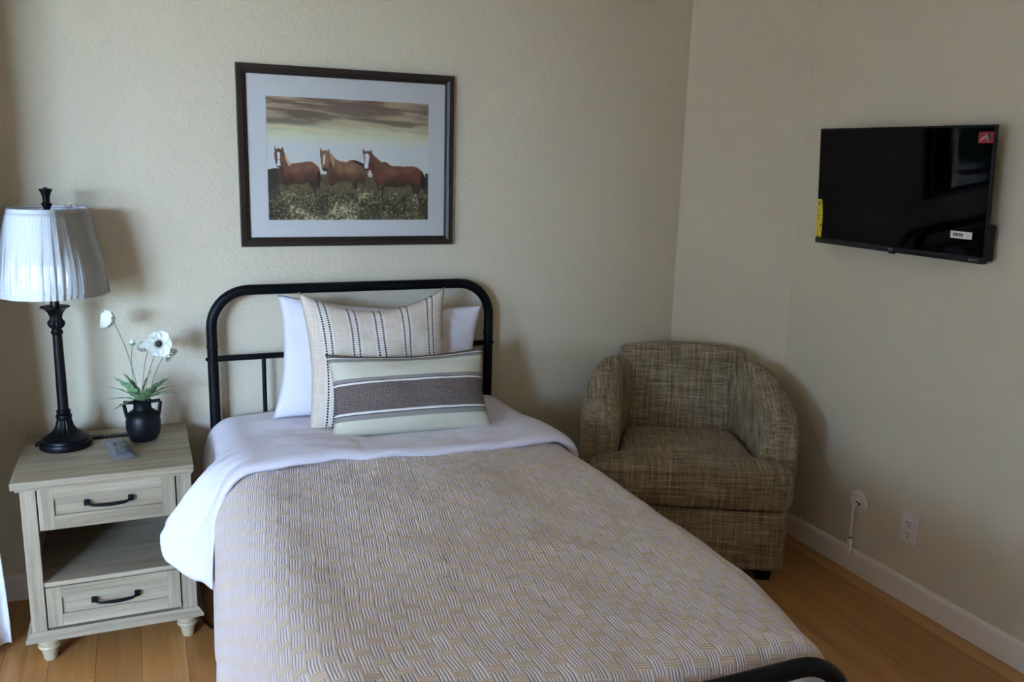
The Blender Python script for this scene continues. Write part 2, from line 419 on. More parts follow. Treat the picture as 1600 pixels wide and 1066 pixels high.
# ------------------------------------------------------------------ bed frame
BX0, BX1, HBY, FBY = .206, 1.209, -.06, -1.975
bedl = thing('bed_frame', 'black tubular metal bed frame with rounded headboard and low footboard', 'bed', (.7075, -1.02, 0))
bo = Vector(bedl.location)
def arch(y, ztop, r=.125, leg=0):
    pts = [(BX0, y, leg)]
    pts += [(BX0, y, ztop-r-.05)]
    for k in range(0, 10): a = PI - (PI/2)*k/9; pts.append((BX0+r+r*math.cos(a), y, ztop-r+r*math.sin(a)))
    for k in range(0, 10): a = PI/2*(1-k/9); pts.append((BX1-r+r*math.cos(a), y, ztop-r+r*math.sin(a)))
    pts += [(BX1, y, ztop-r-.05), (BX1, y, leg)]
    return pts
hb = MB().tube(arch(HBY, 1.030), .0178, 16).build('headboard', M_iron, bedl, 50, off=bo)
MB().tube([(BX0, HBY, .797), (BX1, HBY, .797)], .0105, 12).build('rail', M_iron, hb, 50, off=bo)
MB().tube([(BX0, HBY, .484), (BX1, HBY, .484)], .0105, 12).build('rail', M_iron, hb, 50, off=bo)
for k in range(1, 6):
    xx = BX0+(BX1-BX0)*k/6
    MB().tube([(xx, HBY, .484), (xx, HBY, .797)], .0075, 10).build('spindle', M_iron, hb, 50, off=bo)
for xx, sg in ((BX0, -1), (BX1, 1)):
    for z in (.797, .484):
        MB().lathe([(.003, 0), (.0065, .002), (.0065, .005), (.003, .008)], 10).xf(Matrix.Translation((xx+sg*.016, HBY, z)) @ Matrix.Rotation(sg*PI/2, 4, 'Y')).build('bolt', M_iron, hb, 40, off=bo)
    MB().lathe([(.0178, -.012), (.0192, -.010), (.0192, .0), (.0178, .002)], 16).xf(Matrix.Translation((xx, HBY, .845))).build('collar', M_iron, hb, 40, off=bo)
fb = MB().tube(arch(FBY, .578), .0178, 16).build('footboard', M_iron, bedl, 50, off=bo)
MB().tube([(BX0, FBY, .33), (BX1, FBY, .33)], .0105, 12).build('rail', M_iron, fb, 50, off=bo)
for k in range(1, 6):
    xx = BX0+(BX1-BX0)*k/6
    MB().tube([(xx, FBY, .33), (xx, FBY, .562)], .0075, 10).build('spindle', M_iron, fb, 50, off=bo)
for xx in (BX0, BX1):
    MB().box(xx-.012, xx+.012, FBY, HBY, .27, .32, .003).build('side_rail', M_iron, bedl, off=bo)
for k in range(9):
    yy = -.2-k*.205
    MB().box(BX0, BX1, yy-.03, yy+.03, .318, .33).build('slat', M_iron, bedl, off=bo)
# mattress
mt = MB().box(.225, 1.19, -1.925, -.085, .33, .545, .045, 4).build('mattress', M_matt, None, 60)
tag(mt, 'white mattress on the black metal bed frame under the bedding', 'mattress')

# ------------------------------------------------------------------ bedding
def section(XLf, XRf, zT, RL, R, s):
    """s: arc position from the left shoulder start; returns x, drop"""
    w = XRf-XLf-RL-R; qL = PI/2*RL; q = PI/2*R
    x = np.empty_like(s); d = np.empty_like(s)
    L = s < 0; A = (s >= 0) & (s < qL); T = (s >= qL) & (s <= qL+w); Bq = (s > qL+w) & (s <= qL+q+w); Rr = s > qL+q+w
    x[L] = XLf; d[L] = RL-s[L]
    a = s[A]/RL; x[A] = XLf+RL-RL*np.cos(a); d[A] = RL-RL*np.sin(a)
    x[T] = XLf+RL+(s[T]-qL); d[T] = 0
    a = (s[Bq]-qL-w)/R; x[Bq] = XRf-R+R*np.sin(a); d[Bq] = R-R*np.cos(a)
    x[Rr] = XRf; d[Rr] = R+(s[Rr]-qL-q-w)
    return x, d
def coverlet():
    RL = .15; R = .075; zT = .593
    YS = -.60; YE = -1.93; Rf = .05
    nv = 260; nu = 250
    tl = (YS-YE) - Rf; q = PI/2*Rf; tmax = tl+q+.22
    P = np.zeros((nv, nu, 3)); UV = np.zeros((nv, nu, 2))
    for i in range(nv):
        t = tmax*i/(nv-1)
        if t < tl: y = YS-t; d2 = 0.
        elif t < tl+q: a = (t-tl)/Rf; y = YE+Rf-Rf*math.sin(a); d2 = Rf-Rf*math.cos(a)
        else: y = YE; d2 = Rf+(t-tl-q)
        cl = float(smoothstep(-1.60, -1.95, y))
        XLf = .150+.045*cl; XRf = 1.262-.062*cl
        s = np.linspace(-.44, (XRf-XLf-RL-R)+PI/2*(R+RL)+.42, nu)
        x, d1 = section(XLf, XRf, zT, RL, R, s)
        side = np.clip((d1-.05)/.5, 0, 1)
        # gentle folds down the sides, wrinkles on the top
        fl = (np.sin(y*21+1.2*np.sin(y*5))*.010+np.sin(y*9.+2)*.010)*side
        x = x-np.where(x < .7, 1, -1)*(fl+.012*side)
        d = (d1**4+d2**4)**.25
        top = (fbm(x*5+3, np.full_like(x, y*5), 3, 5)-.5)*.018+(fbm(x*14, np.full_like(x, y*11), 2, 9)-.5)*.006
        z = zT-d+top*np.clip(1-d/.1, 0, 1)+.010*np.exp(-((x-.72)/.3)**2)
        z = np.maximum(z, .012)
        P[i, :, 0] = x; P[i, :, 1] = y+(fbm(s*6, s*0+y*2, 2, 2)-.5)*.008; P[i, :, 2] = z
        UV[i, :, 0] = s; UV[i, :, 1] = t
    o = link_obj('coverlet', fix(grid_mesh('coverlet', P, UV)), M_weave, None, True)
    md = o.modifiers.new('th', 'SOLIDIFY'); md.thickness = .005; md.offset = -1
    tag(o, 'beige basketweave coverlet spread over the bed', 'bedspread')
coverlet()
def duvet():
    hemY = np.array([-.08, -.40, -.462, -.480, -.50, -.525, -.555, -.585, -.615, -.65, -.70])
    hemX = np.array([.165, .150, .132, .100, .060, .022, .008, .030, .075, .128, .142])
    hemZ = np.array([.34, .34, .37, .40, .425, .418, .385, .318, .282, .265, .258])
    prof = []                                   # (y, offset) along the bed, ending in a rolled hem
    for k in range(70): y = -.075-(.655-.075)*k/69; prof.append((y, .012+.020*float(smoothstep(-.30, -.60, y))))
    for a in np.linspace(0, PI*1.05, 12): prof.append((-.657-.030*math.sin(a), .016+.016*math.cos(a)))
    prof.append((-.62, .0005))
    nu = 190; P = np.zeros((len(prof), nu, 3))
    nl, ntp, nr = 60, 90, 40
    for i, (y, h) in enumerate(prof):
        hx = np.interp(-y, -hemY, hemX); hz_ = np.interp(-y, -hemY, hemZ)
        zT = .582+.012*float(smoothstep(-.15, -.5, y))
        q = np.linspace(1, 0, nl)               # hem -> shoulder
        p0 = np.array((.275, zT)); p1 = np.array((.150+.02*(hx < .1), zT+.004)); p2 = np.array((hx, hz_))
        lx = (1-q)**2*p0[0]+2*q*(1-q)*p1[0]+q*q*p2[0]; lz = (1-q)**2*p0[1]+2*q*(1-q)*p1[1]+q*q*p2[1]
        wr = np.sin(y*38+q*3)*.008*q+np.sin(y*88+q*5)*.005*q**1.5+(fbm(q*4, q*0+y*22, 3, 12)-.5)*.024*np.sin(PI*np.clip(q, 0, 1))
        lx = lx+wr*np.clip((hx < .12)*1.0+.25, 0, 1)
        tx = np.linspace(.275, 1.19, ntp+1)[1:]
        bl = smoothstep(.275, .42, tx)*smoothstep(1.19, 1.08, tx)
        tz = zT+bl*((fbm(tx*6, tx*0+y*8, 3, 4)-.5)*.034*float(smoothstep(-.1, -.2, y))+.008*np.sin(tx*5))
        a = np.linspace(0, PI/2, 14)[1:]; R = .075
        rx = np.concatenate([1.19+R*np.sin(a), np.full(nr-13, 1.265)]); rz = np.concatenate([zT-R+R*np.cos(a), zT-R-np.linspace(.01, .25, nr-13)])
        X = np.concatenate([lx, tx, rx]); Z = np.concatenate([lz, tz, rz])
        dx = np.gradient(X); dz = np.gradient(Z); ln = np.hypot(dx, dz)+1e-9; nx = -dz/ln; nz = dx/ln
        hh = h*np.where(np.arange(nu) < nl, np.interp(np.arange(nu), [0, nl*.6, nl], [.35, .8, 1]), 1)
        P[i, :, 0] = X+nx*hh; P[i, :, 2] = Z+nz*hh
        P[i, :, 1] = y+(fbm(X*6, X*0+1.5, 3, 8)-.5)*.035*float(smoothstep(-.3, -.6, y))-.02*(X-.7)*float(smoothstep(-.3, -.6, y))+.012*np.interp(np.arange(nu), [0, nl], [1, 0])*float(smoothstep(-.5, -.66, y))
    o = link_obj('duvet', fix(grid_mesh('duvet', P)), M_sheet, None, True)
    md = o.modifiers.new('th', 'SOLIDIFY'); md.thickness = .006; md.offset = -1
    tag(o, 'white duvet folded back below the pillows and hanging over the nightstand side', 'duvet')
duvet()
def pillow(name, W, H, T, mat, label, cat, center, tilt, roll=0, yaw=0, sag=(.03,.03,.03,.03), pw=2.2, n=46, crease=.004, seed=1):
    """upright pillow; local x width, z height, y thickness; sag = top,bottom,left,right edge bows"""
    u = np.linspace(-1, 1, n); U, V = np.meshgrid(u, u, indexing='xy')
    ex = 1-np.abs(U)**pw; ey = 1-np.abs(V)**pw
    th = T/2*np.power(np.clip(ex, 0, 1), .48)*np.power(np.clip(ey, 0, 1), .48)
    Xw = U*W/2; Zw = V*H/2
    Zw = Zw-np.where(V > 0, sag[0], -sag[1])*(1-U**2)*np.abs(V)**1.6
    Xw = Xw+np.where(U < 0, sag[2], -sag[3])*(1-V**2)*np.abs(U)**1.6
    w = (fbm(U*2.2+seed, V*2.2, 3, seed)-.5)*crease*8*np.clip(th/T*2, 0, 1)
    front = np.stack([Xw, -th-w, Zw], -1); back = np.stack([Xw, th*.35+w*.2, Zw], -1)
    uv = np.stack([(U+1)/2, (V+1)/2], -1)
    me1 = grid_mesh(name, front, uv); me2 = grid_mesh(name, back[:, ::-1], uv[:, ::-1])
    bm = bmesh.new(); bm.from_mesh(me1); bm.from_mesh(me2); bmesh.ops.remove_doubles(bm, verts=bm.verts, dist=1e-5)
    bmesh.ops.recalc_face_normals(bm, faces=bm.faces); me = bpy.data.meshes.new(name); bm.to_mesh(me); bm.free()
    o = link_obj(name, me, mat, None, True)
    o.rotation_mode = 'XYZ'
    o.matrix_world = Matrix.Translation(center) @ Matrix.Rotation(yaw, 4, 'Z') @ Matrix.Rotation(-tilt, 4, 'X') @ Matrix.Rotation(roll, 4, 'Y')
    return tag(o, label, cat)
pillow('pillow', .74, .42, .13, M_pillow, 'plain white bed pillow against the headboard behind the striped pillow', 'pillow', (.765, -.172, .785), .16, math.radians(5), sag=(.03,.02,.03,.035), crease=.010, seed=3)
pillow('square_cushion', .51, .47, .16, M_linen, 'square linen cushion with dashed black stripes', 'cushion', (.725, -.285, .818), .30, 0, sag=(.075,.01,.025,.03), seed=6)
pillow('lumbar_cushion', .535, .275, .165, M_bands, 'oblong cushion with cream and brown woven bands in front of the striped one', 'cushion', (.79, -.435, .735), .42, 0, math.radians(-3), sag=(.022,.0,.02,.02), seed=11)

# ------------------------------------------------------------------ nightstand
NS = thing('nightstand', 'pale oak nightstand with two drawers and an open shelf beside the bed', 'nightstand', (-.13, -.245, 0))
no = Vector(NS.location)
def nb(name, mb, mat, par=NS, sm=0): return mb.build(name, mat, par, sm, off=no)
X0, X1, YB, YFr = -.351, .102, -.03, -.455
top = MB().box(-.372, .111, -.472, -.018, .549, .571, .005, 3); nb('top', top, M_oak['x'], sm=40)
nb('top_moulding', MB().box(-.362, .106, -.463, -.022, .540, .549, .003), M_oak['x'])
nb('side_panel', MB().box(X0, X0+.016, YFr+.018, YB, .1, .545), M_oak['z'])
nb('side_panel', MB().box(X1-.016, X1, YFr+.018, YB, .1, .545), M_oak['z'])
nb('stile', MB().box(X0, -.3115, YFr, YFr+.02, .1, .545, .0015), M_oak['z'])
nb('stile', MB().box(.0600, X1, YFr, YFr+.02, .1, .545, .0015), M_oak['z'])
nb('back_panel', MB().box(X0+.016, X1-.016, YB-.012, YB, .1, .545), M_oak['x'])
nb('shelf', MB().box(X0+.016, X1-.016, YFr+.004, YB-.012, .238, .252, .001), M_oak['x'])
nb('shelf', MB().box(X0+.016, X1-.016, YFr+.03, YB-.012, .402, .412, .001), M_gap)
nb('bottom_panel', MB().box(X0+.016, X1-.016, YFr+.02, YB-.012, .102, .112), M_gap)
# base moulding with a sloped face
secs = []
for z, e in ((.078, .016), (.086, .017), (.092, .013), (.105, .003)):
    secs.append([(X0-e, YFr-e, z), (X1+e, YFr-e, z), (X1+e, YB, z), (X0-e, YB, z)])
nb('base_moulding', MB().loft(secs), M_oak['x'])
for fx in (-.312, .072):
    for fy in (-.425, -.07):
        nb('foot', MB().lathe([(.016, 0), (.018, .004), (.0235, .036), (.024, .038), (.030, .040), (.032, .045), (.030, .050), (.026, .052), (.026, .055), (.031, .058), (.034, .066), (.034, .079)], 24, (fx, fy)), M_foot, sm=30)
def drawer(z0, z1, pz0, pz1, hzc):
    xa, xb, pa, pb = -.3078, .0562, -.268, .020
    y0, y1 = YFr, YFr+.016
    d = nb('drawer', MB().box(xa, xb, y1, -.08, z0+.012, z1-.012), M_gap)
    nb('front_rail', MB().box(pa, pb, y0, y1, pz1, z1, .0012), M_oak['x'], d); nb('front_rail', MB().box(pa, pb, y0, y1, z0, pz0, .0012), M_oak['x'], d)
    nb('front_stile', MB().box(xa, pa, y0, y1, z0, z1, .0012), M_oak['z'], d); nb('front_stile', MB().box(pb, xb, y0, y1, z0, z1, .0012), M_oak['z'], d)
    nb('front_panel', MB().box(pa, pb, y0+.007, y1, pz0, pz1), M_oak['x'], d)
    h = MB(); a, b = -.183, -.066
    for cx in (a, b):
        h.box(cx-.008, cx+.008, y0-.007, y0+.008, hzc-.008, hzc+.008, .003, 2)
    pts = [(a, y0-.006, hzc-.001), (a+.010, y0-.013, hzc-.004)]
    for k in range(9): t = k/8; pts.append((a+.016+(b-a-.032)*t, y0-.015-.002*math.sin(PI*t), hzc-.0055-.002*math.sin(PI*t)))
    pts += [(b-.010, y0-.013, hzc-.004), (b, y0-.006, hzc-.001)]
    h.tube(pts, [.004, .0035, .0038]+[.0042+.001*math.sin(PI*k/8) for k in range(8)]+[.0038, .0035, .004], 10)
    ho = nb('handle', h, M_iron, d, 40); ho['label'] = 'black bow handle'
    return d
drawer(.415, .5415, .456, .505, .486)
drawer(.112, .2365, .150, .201, .180)
ps = nb('power_strip', MB().box(-.186, .005, -.126, -.100, .571, .579, .002), M_tv); ps['label'] = 'black power strip set along the back of the top'
for cx in (-.072, -.06, -.14, -.128):
    nb('socket', MB().box(cx-.0022, cx+.0022, -.1175, -.1095, .5788, .5796), M_logo, ps)

# ------------------------------------------------------------------ table lamp
LX, LY, ZT = -.248, -.165, .571
LP = thing('table_lamp', 'black candlestick table lamp with white pleated shade in plastic wrap', 'lamp', (LX, LY, ZT))
def lz(prof): return [(r, z-ZT) for r, z in prof]
MB().lathe(lz([(.074, .571), (.076, .575), (.076, .587), (.0745, .591), (.069, .593), (.068, .597), (.0665, .600), (.058, .604), (.052, .609)]), 48).build('base', M_lampm, LP, 30)
prof = lz([(.052, .609), (.040, .616), (.031, .626), (.0245, .640), (.021, .656), (.021, .660)])
MB().lathe(prof, 96, mod=lambda i, z, th: 1+.055*math.cos(16*th)*(0 < i < 5)).build('fluted_foot', M_lampm, LP, 60)
MB().lathe(lz([(.017, .660), (.0225, .663), (.0235, .668), (.0225, .673), (.018, .676), (.020, .680), (.021, .684), (.019, .689), (.0155, .692), (.0150, .80), (.0135, .928), (.0165, .931), (.0175, .936), (.015, .941), (.0135, .946)]), 32).build('column', M_lampm, LP, 35)
MB().lathe(lz([(.0135, .946), (.019, .951), (.0235, .960), (.0225, .968), (.0165, .976), (.017, .986), (.021, .996), (.028, 1.005), (.036, 1.010), (.0415, 1.0125), (.0415, 1.0145), (.030, 1.0145), (.0125, 1.014)]), 96, mod=lambda i, z, th: 1+.06*math.cos(14*th)*(1 <= i <= 7)).build('cup', M_lampm, LP, 45)
MB().lathe(lz([(.0125, 1.014), (.0125, 1.075), (.017, 1.08), (.017, 1.12), (.005, 1.122), (.004, 1.30)]), 24).build('socket_tube', M_lampm, LP, 40)
def shr(z):
    return float(np.interp(z, [1.054, 1.09, 1.155, 1.21, 1.26, 1.29, 1.312], [.1495, .147, .1395, .130, .1205, .1135, .1055]))
n = 288; secs = []
for z in np.linspace(1.060, 1.304, 16):
    secs.append([((shr(z)+(.0011 if k % 3 == 0 else -.0006))*math.cos(2*PI*k/n), (shr(z)+(.0011 if k % 3 == 0 else -.0006))*math.sin(2*PI*k/n), z-ZT) for k in range(n)])
sh = MB().loft(secs, cap=False).build('shade', M_shade, LP, 70); md = sh.modifiers.new('t', 'SOLIDIFY'); md.thickness = .0015
for z0, z1 in ((1.054, 1.067), (1.300, 1.311)):
    bnd = MB().lathe([(shr(z0)+.0022, z0-ZT), (shr(z1)+.0022, z1-ZT), (shr(z1)-.001, z1-ZT), (shr(z0)-.001, z0-ZT), (shr(z0)+.0022, z0-ZT)], 72, cap=False).build('trim_band', M_shade, sh, 40)
zs = np.linspace(1.051, 1.316, 40); nw = 420
th = np.arange(nw)*2*PI/nw; secs = []
for z in zs:
    w = np.zeros(nw)
    for k in range(46):                          # long drawn creases, each leaning its own way
        c = k*2.399963; zc = 1.06+.24*((k*.618) % 1); L = .05+.09*((k*.37) % 1); sl = .9*(((k*.77) % 1)-.5)
        d = (th-c-sl*(z-zc)+PI) % (2*PI)-PI
        w += (.0022+.0030*((k*.29) % 1))*np.exp(-(d/.030)**2)*math.exp(-((z-zc)/L)**2)
    w += .0015*(fbm(th*4, th*0+z*9, 2, 6)-.5)
    secs.append([((shr(z)+.0030+w[k])*math.cos(th[k]), (shr(z)+.0030+w[k])*math.sin(th[k]), z-ZT) for k in range(nw)])
wr = MB().loft(secs, cap=False).build('plastic_wrap', M_wrap, sh, 80); wr['label'] = 'crinkled clear plastic wrap'
sp = MB().tube([(.1045*math.cos(2*PI*k/40), .1045*math.sin(2*PI*k/40), 1.306-ZT) for k in range(40)], .0015, 6, True)
for k in range(3): sp.tube([(0, 0, 1.298-ZT), (.104*math.cos(2.1*k+.5), .104*math.sin(2.1*k+.5), 1.306-ZT)], .0015, 6)
sp.build('spider', M_logo, LP)
MB().lathe(lz([(.007, 1.296), (.009, 1.305), (.010, 1.312), (.0145, 1.319), (.0145, 1.323), (.0095, 1.328), (.010, 1.340), (.0125, 1.352), (.0185, 1.364), (.0185, 1.366), (.006, 1.368), (.004, 1.371)]), 24).build('finial', M_lampm, LP, 40)
cd = [(-.065, .02, .004), (-.085, .012, .004), (-.088, .035, .004), (-.07, .075, .004), (-.05, .115, .004), (-.045, .150, .003), (-.045, .154, -.05), (-.045, .154, -.40)]
MB().tube(cd, .0028, 8).build('cord', M_iron, LP, 60)

# ------------------------------------------------------------------ vase and flowers
VX, VY = -.022, -.168
vz = lambda L: [(r, z) for r, z in L]
VS = thing('vase', 'small matte black two-handled vase on the nightstand', 'vase', (VX, VY, .571))
MB().lathe([(.034, 0), (.040, .003), (.049, .020), (.0525, .042), (.0525, .062), (.050, .078), (.043, .091), (.033, .098), (.0275, .102), (.0265, .118), (.0285, .127), (.0295, .130), (.0265, .130), (.024, .118), (.024, .06), (.002, .05)], 48, cap=True).build('body', M_ceramic, VS, 50)
for sg in (-1, 1):
    MB().tube([(sg*.024, 0, .124), (sg*.054, 0, .126), (sg*.0545, 0, .122), (sg*.047, 0, .078), (sg*.043, 0, .074)], .0058, 8).build('handle', M_ceramic, VS, 50)
def leafpoly(L, Wd, lobes=4):
    pts = []
    for k in range(lobes*2+1):
        t = k/(lobes*2); w = Wd*math.sin(PI*min(1, t*.92+.08))**.8*(1.0 if k % 2 else .52); pts.append((t*L, w))
    return pts
def leaf(mb, base, d, L, Wd, curl=.25):
    d = Vector(d).normalized(); sd = d.cross(Vector((0, .35, 1))).normalized(); nr = sd.cross(d).normalized()
    P = leafpoly(L, Wd); V = []; Fc = []
    for (t, w) in P:
        c = Vector(base)+d*t-nr*curl*t*t/L
        V += [c+sd*w+nr*.15*w, c-nr*.0, c-sd*w+nr*.15*w]
    for i in range(len(P)-1):
        for k in range(2): Fc.append((i*3+k, i*3+k+1, i*3+k+4, i*3+k+3))
    mb.raw(V, Fc)
def flower(label, head, mid, face, style, leaves, scale=1.0):
    base = Vector((VX, VY, .575)); hd_ = Vector(head)
    o = thing('anemone', label, 'flower', base, 0, 'artificial flowers in the black vase')
    B = Vector((0,0,0)); R0 = Vector((mid[0]*.25, 0, .128)); m2 = Vector(mid); T = hd_-base
    p = []
    for k in range(15):
        t = k/14; p.append((1-t)**3*B+3*t*(1-t)**2*(R0+Vector((0,0,-.02)))+3*t*t*(1-t)*m2+t**3*T)
    # keep the lower stem inside the neck
    p = [Vector((max(-.018, min(.018, q.x)), max(-.018, min(.018, q.y)), q.z)) if q.z < .13 else q for q in p]
    MB().tube(p, .0013, 6).build('stem', M_stem, o, 60)
    f = Vector(face).normalized(); a = f.orthogonal().normalized(); b = f.cross(a)
    if style == 'bud':
        m = MB()
        m.lathe([(.001, 0), (.006, .002), (.009, .008), (.0085, .014), (.005, .020), (.001, .022)], 14)
        m.xf(Matrix.Translation(T)); m.build('bud', M_petal, o, 60)
        MB().lathe([(.001, -.001), (.0065, .001), (.0096, .006), (.0096, .009)], 14, cap=False).xf(Matrix.Translation(T)).build('sepal', M_leaf, o, 60)
    else:
        n = 6; cup = {'open': .30, 'side': .62, 'back': .75}[style]
        for k in range(n):
            th = 2*PI*k/n+.3; r = a*math.cos(th)+b*math.sin(th); sd = f.cross(r); V = []; Fc = []
            Lp = .030*scale*(1 if k % 2 else .9); nn = 7
            for i in range(nn):
                t = i/(nn-1); w = .0145*scale*math.sin(PI*(.10+.78*t))**.7
                ctr = T+r*(Lp*t*(1-cup*.3*t)+.002)+f*(cup*Lp*t**1.3+(.0015 if k % 2 else 0))
                for j in (-1, -.5, 0, .5, 1):
                    V.append(ctr+sd*w*j+f*(.45*w*j*j)+f*.0035*math.sin(8*t+4*j+1.7*k)*t)
            for i in range(nn-1):
                for j in range(4): Fc.append((i*5+j, i*5+j+1, i*5+j+6, i*5+j+5))
            MB().raw(V, Fc).build('petal', M_petal, o, 80)
        if style in ('open', 'side'):
            hs = scale if style == 'open' else .8; hb_ = MB().lathe([(.0005*hs, .011), (.004*hs, .0105), (.0065*hs, .008), (.0075*hs, .002), (.006*hs, 0)], 16)
            rim = [(T+a*math.cos(q)*.0092*hs+b*math.sin(q)*.0092*hs+f*.007) for q in np.linspace(0, 2*PI, 22)[:-1]]
            mm = Matrix((( a.x, b.x, f.x, T.x), (a.y, b.y, f.y, T.y), (a.z, b.z, f.z, T.z), (0,0,0,1)))
            hb_.xf(mm); hb_.build('heart', M_heart, o, 60)
            st = MB()
            for q in rim: st.box(q.x-.0011, q.x+.0011, q.y-.0011, q.y+.0011, q.z-.0011, q.z+.0011)
            st.build('stamens', M_heart, o)
    for (bz, d, L, Wd) in leaves:
        mb = MB(); leaf(mb, (d[0]*.010, d[1]*.006, bz), d, L, Wd); mb.build('leaf', M_leaf, o)
    return o
flower('tall white anemone nodding left, seen from the side', (-.088, -.165, .957), (-.01, 0, .24), (-.75, -.45, .45), 'back', [(.126, (-.9, -.25, .42), .100, .022), (.126, (-.5, -.15, .95), .115, .024), (.126, (-.75, .1, .7), .10, .024)], 1.3)
flower('closed white and green flower bud below the tall flower', (-.040, -.165, .880), (-.035, 0, .22), (0, 0, 1), 'bud', [(.128, (-.8, -.55, .12), .090, .024), (.126, (-.25, .2, .9), .10, .022)])
flower('open white anemone with a black heart facing the room', (.038, -.172, .883), (.01, 0, .20), (-.10, -.95, .18), 'open', [(.126, (.5, -.2, .75), .115, .024), (.126, (.2, -.5, .7), .09, .024), (.128, (.75, .05, .55), .10, .022), (.127, (-.3, -.6, .7), .09, .024)], 1.5)
flower('flat white anemone seen edge-on left of the open one', (.004, -.150, .860), (.0, .01, .2), (-.35, -.40, .85), 'side', [(.128, (.95, -.15, .42), .115, .016), (.126, (-.15, -.6, .6), .08, .024)], 1.05)
flower('small drooping white anemone under the open one', (.060, -.160, .858), (.03, 0, .2), (.55, -.4, -.55), 'back', [(.126, (.85, -.25, .6), .095, .023), (.126, (.1, .3, .9), .10, .022)], 1.0)

# ------------------------------------------------------------------ remote control in its bag
RC = thing('remote_control', 'small dark blue-grey remote control inside a clear plastic bag', 'remote', (-.092, -.262, .5735), math.radians(10))
MB().box(-.021, .021, -.062, .062, .001, .0155, .005, 3).build('body', M_remote, RC, 40)
for r in range(6):
    for c in range(3): MB().box(-.012+c*.012-.0035, -.012+c*.012+.0035, .040-r*.016-.004, .040-r*.016+.004, .0153, .0168, .001, 1).build('button', M_btn, RC)
n1, n2 = 26, 40; U, V = np.meshgrid(np.linspace(-1, 1, n1), np.linspace(-1, 1, n2))
hh = np.power(np.clip(1-np.abs(U)**2.6, 0, 1), .5)*np.power(np.clip(1-np.abs(V)**5, 0, 1), .5)
tp = np.stack([U*.034, V*.092, .0022+.018*hh+(fbm(U*4+2, V*6, 3, 3)-.5)*.008*hh], -1)
bt = np.stack([U*.034, V*.092, .0008+.0*U], -1)
bm = bmesh.new(); bm.from_mesh(grid_mesh('b', tp)); bm.from_mesh(grid_mesh('b', bt[:, ::-1])); bmesh.ops.recalc_face_normals(bm, faces=bm.faces)
me = bpy.data.meshes.new('plastic_bag'); bm.to_mesh(me); bm.free()
bag = link_obj('plastic_bag', me, M_bag, None, True); bag.location = (-.094, -.266, .5712); bag.rotation_euler = (0, 0, math.radians(10))
tag(bag, 'clear crinkled plastic bag on the nightstand holding the remote', 'bag')

# ------------------------------------------------------------------ framed picture
px0, px1, pz0, pz1 = .318, 1.072, 1.172, 1.774
PF = thing('framed_picture', 'dark wood framed photograph of three brown horses above the bed', 'picture', ((px0+px1)/2, -.001, pz0))
fo = Vector(PF.location); fw = .031
def fb_(name, mb, mat, par=PF, sm=0): return mb.build(name, mat, par, sm, off=fo)
def mitre(a, b, c, d):  # outer a,b ; inner c,d as (x,z)
    secs = []
    for (o_, i_) in ((a, d), (b, c)):
        o3 = Vector((o_[0], 0, o_[1])); i3 = Vector((i_[0], 0, i_[1]))
        pr = [(0, -.001), (0, -.024), (.12, -.028), (.55, -.027), (.75, -.022), (.9, -.021), (1, -.017), (1, -.001)]
        secs.append([o3.lerp(i3, t)+Vector((0, y, 0)) for t, y in pr])
    return MB().loft(secs)
o_ = [(px0, pz0), (px1, pz0), (px1, pz1), (px0, pz1)]; i_ = [(px0+fw, pz0+fw), (px1-fw, pz0+fw), (px1-fw, pz1-fw), (px0+fw, pz1-fw)]
for k in range(4): fb_('frame_member', mitre(o_[k], o_[(k+1) % 4], i_[(k+1) % 4], i_[k]), M_frame, sm=30)
gx0, gx1, gz0, gz1 = .412, .980, 1.262, 1.674                   # picture opening in the mat
mtb = MB()
for bx in ((px0+fw, gx0, pz0+fw, pz1-fw), (gx1, px1-fw, pz0+fw, pz1-fw), (gx0, gx1, pz0+fw, gz0), (gx0, gx1, gz1, pz1-fw)):
    mtb.box(bx[0], bx[1], -.0115, -.0095, bx[2], bx[3])
fb_('mat_board', mtb, M_mat)
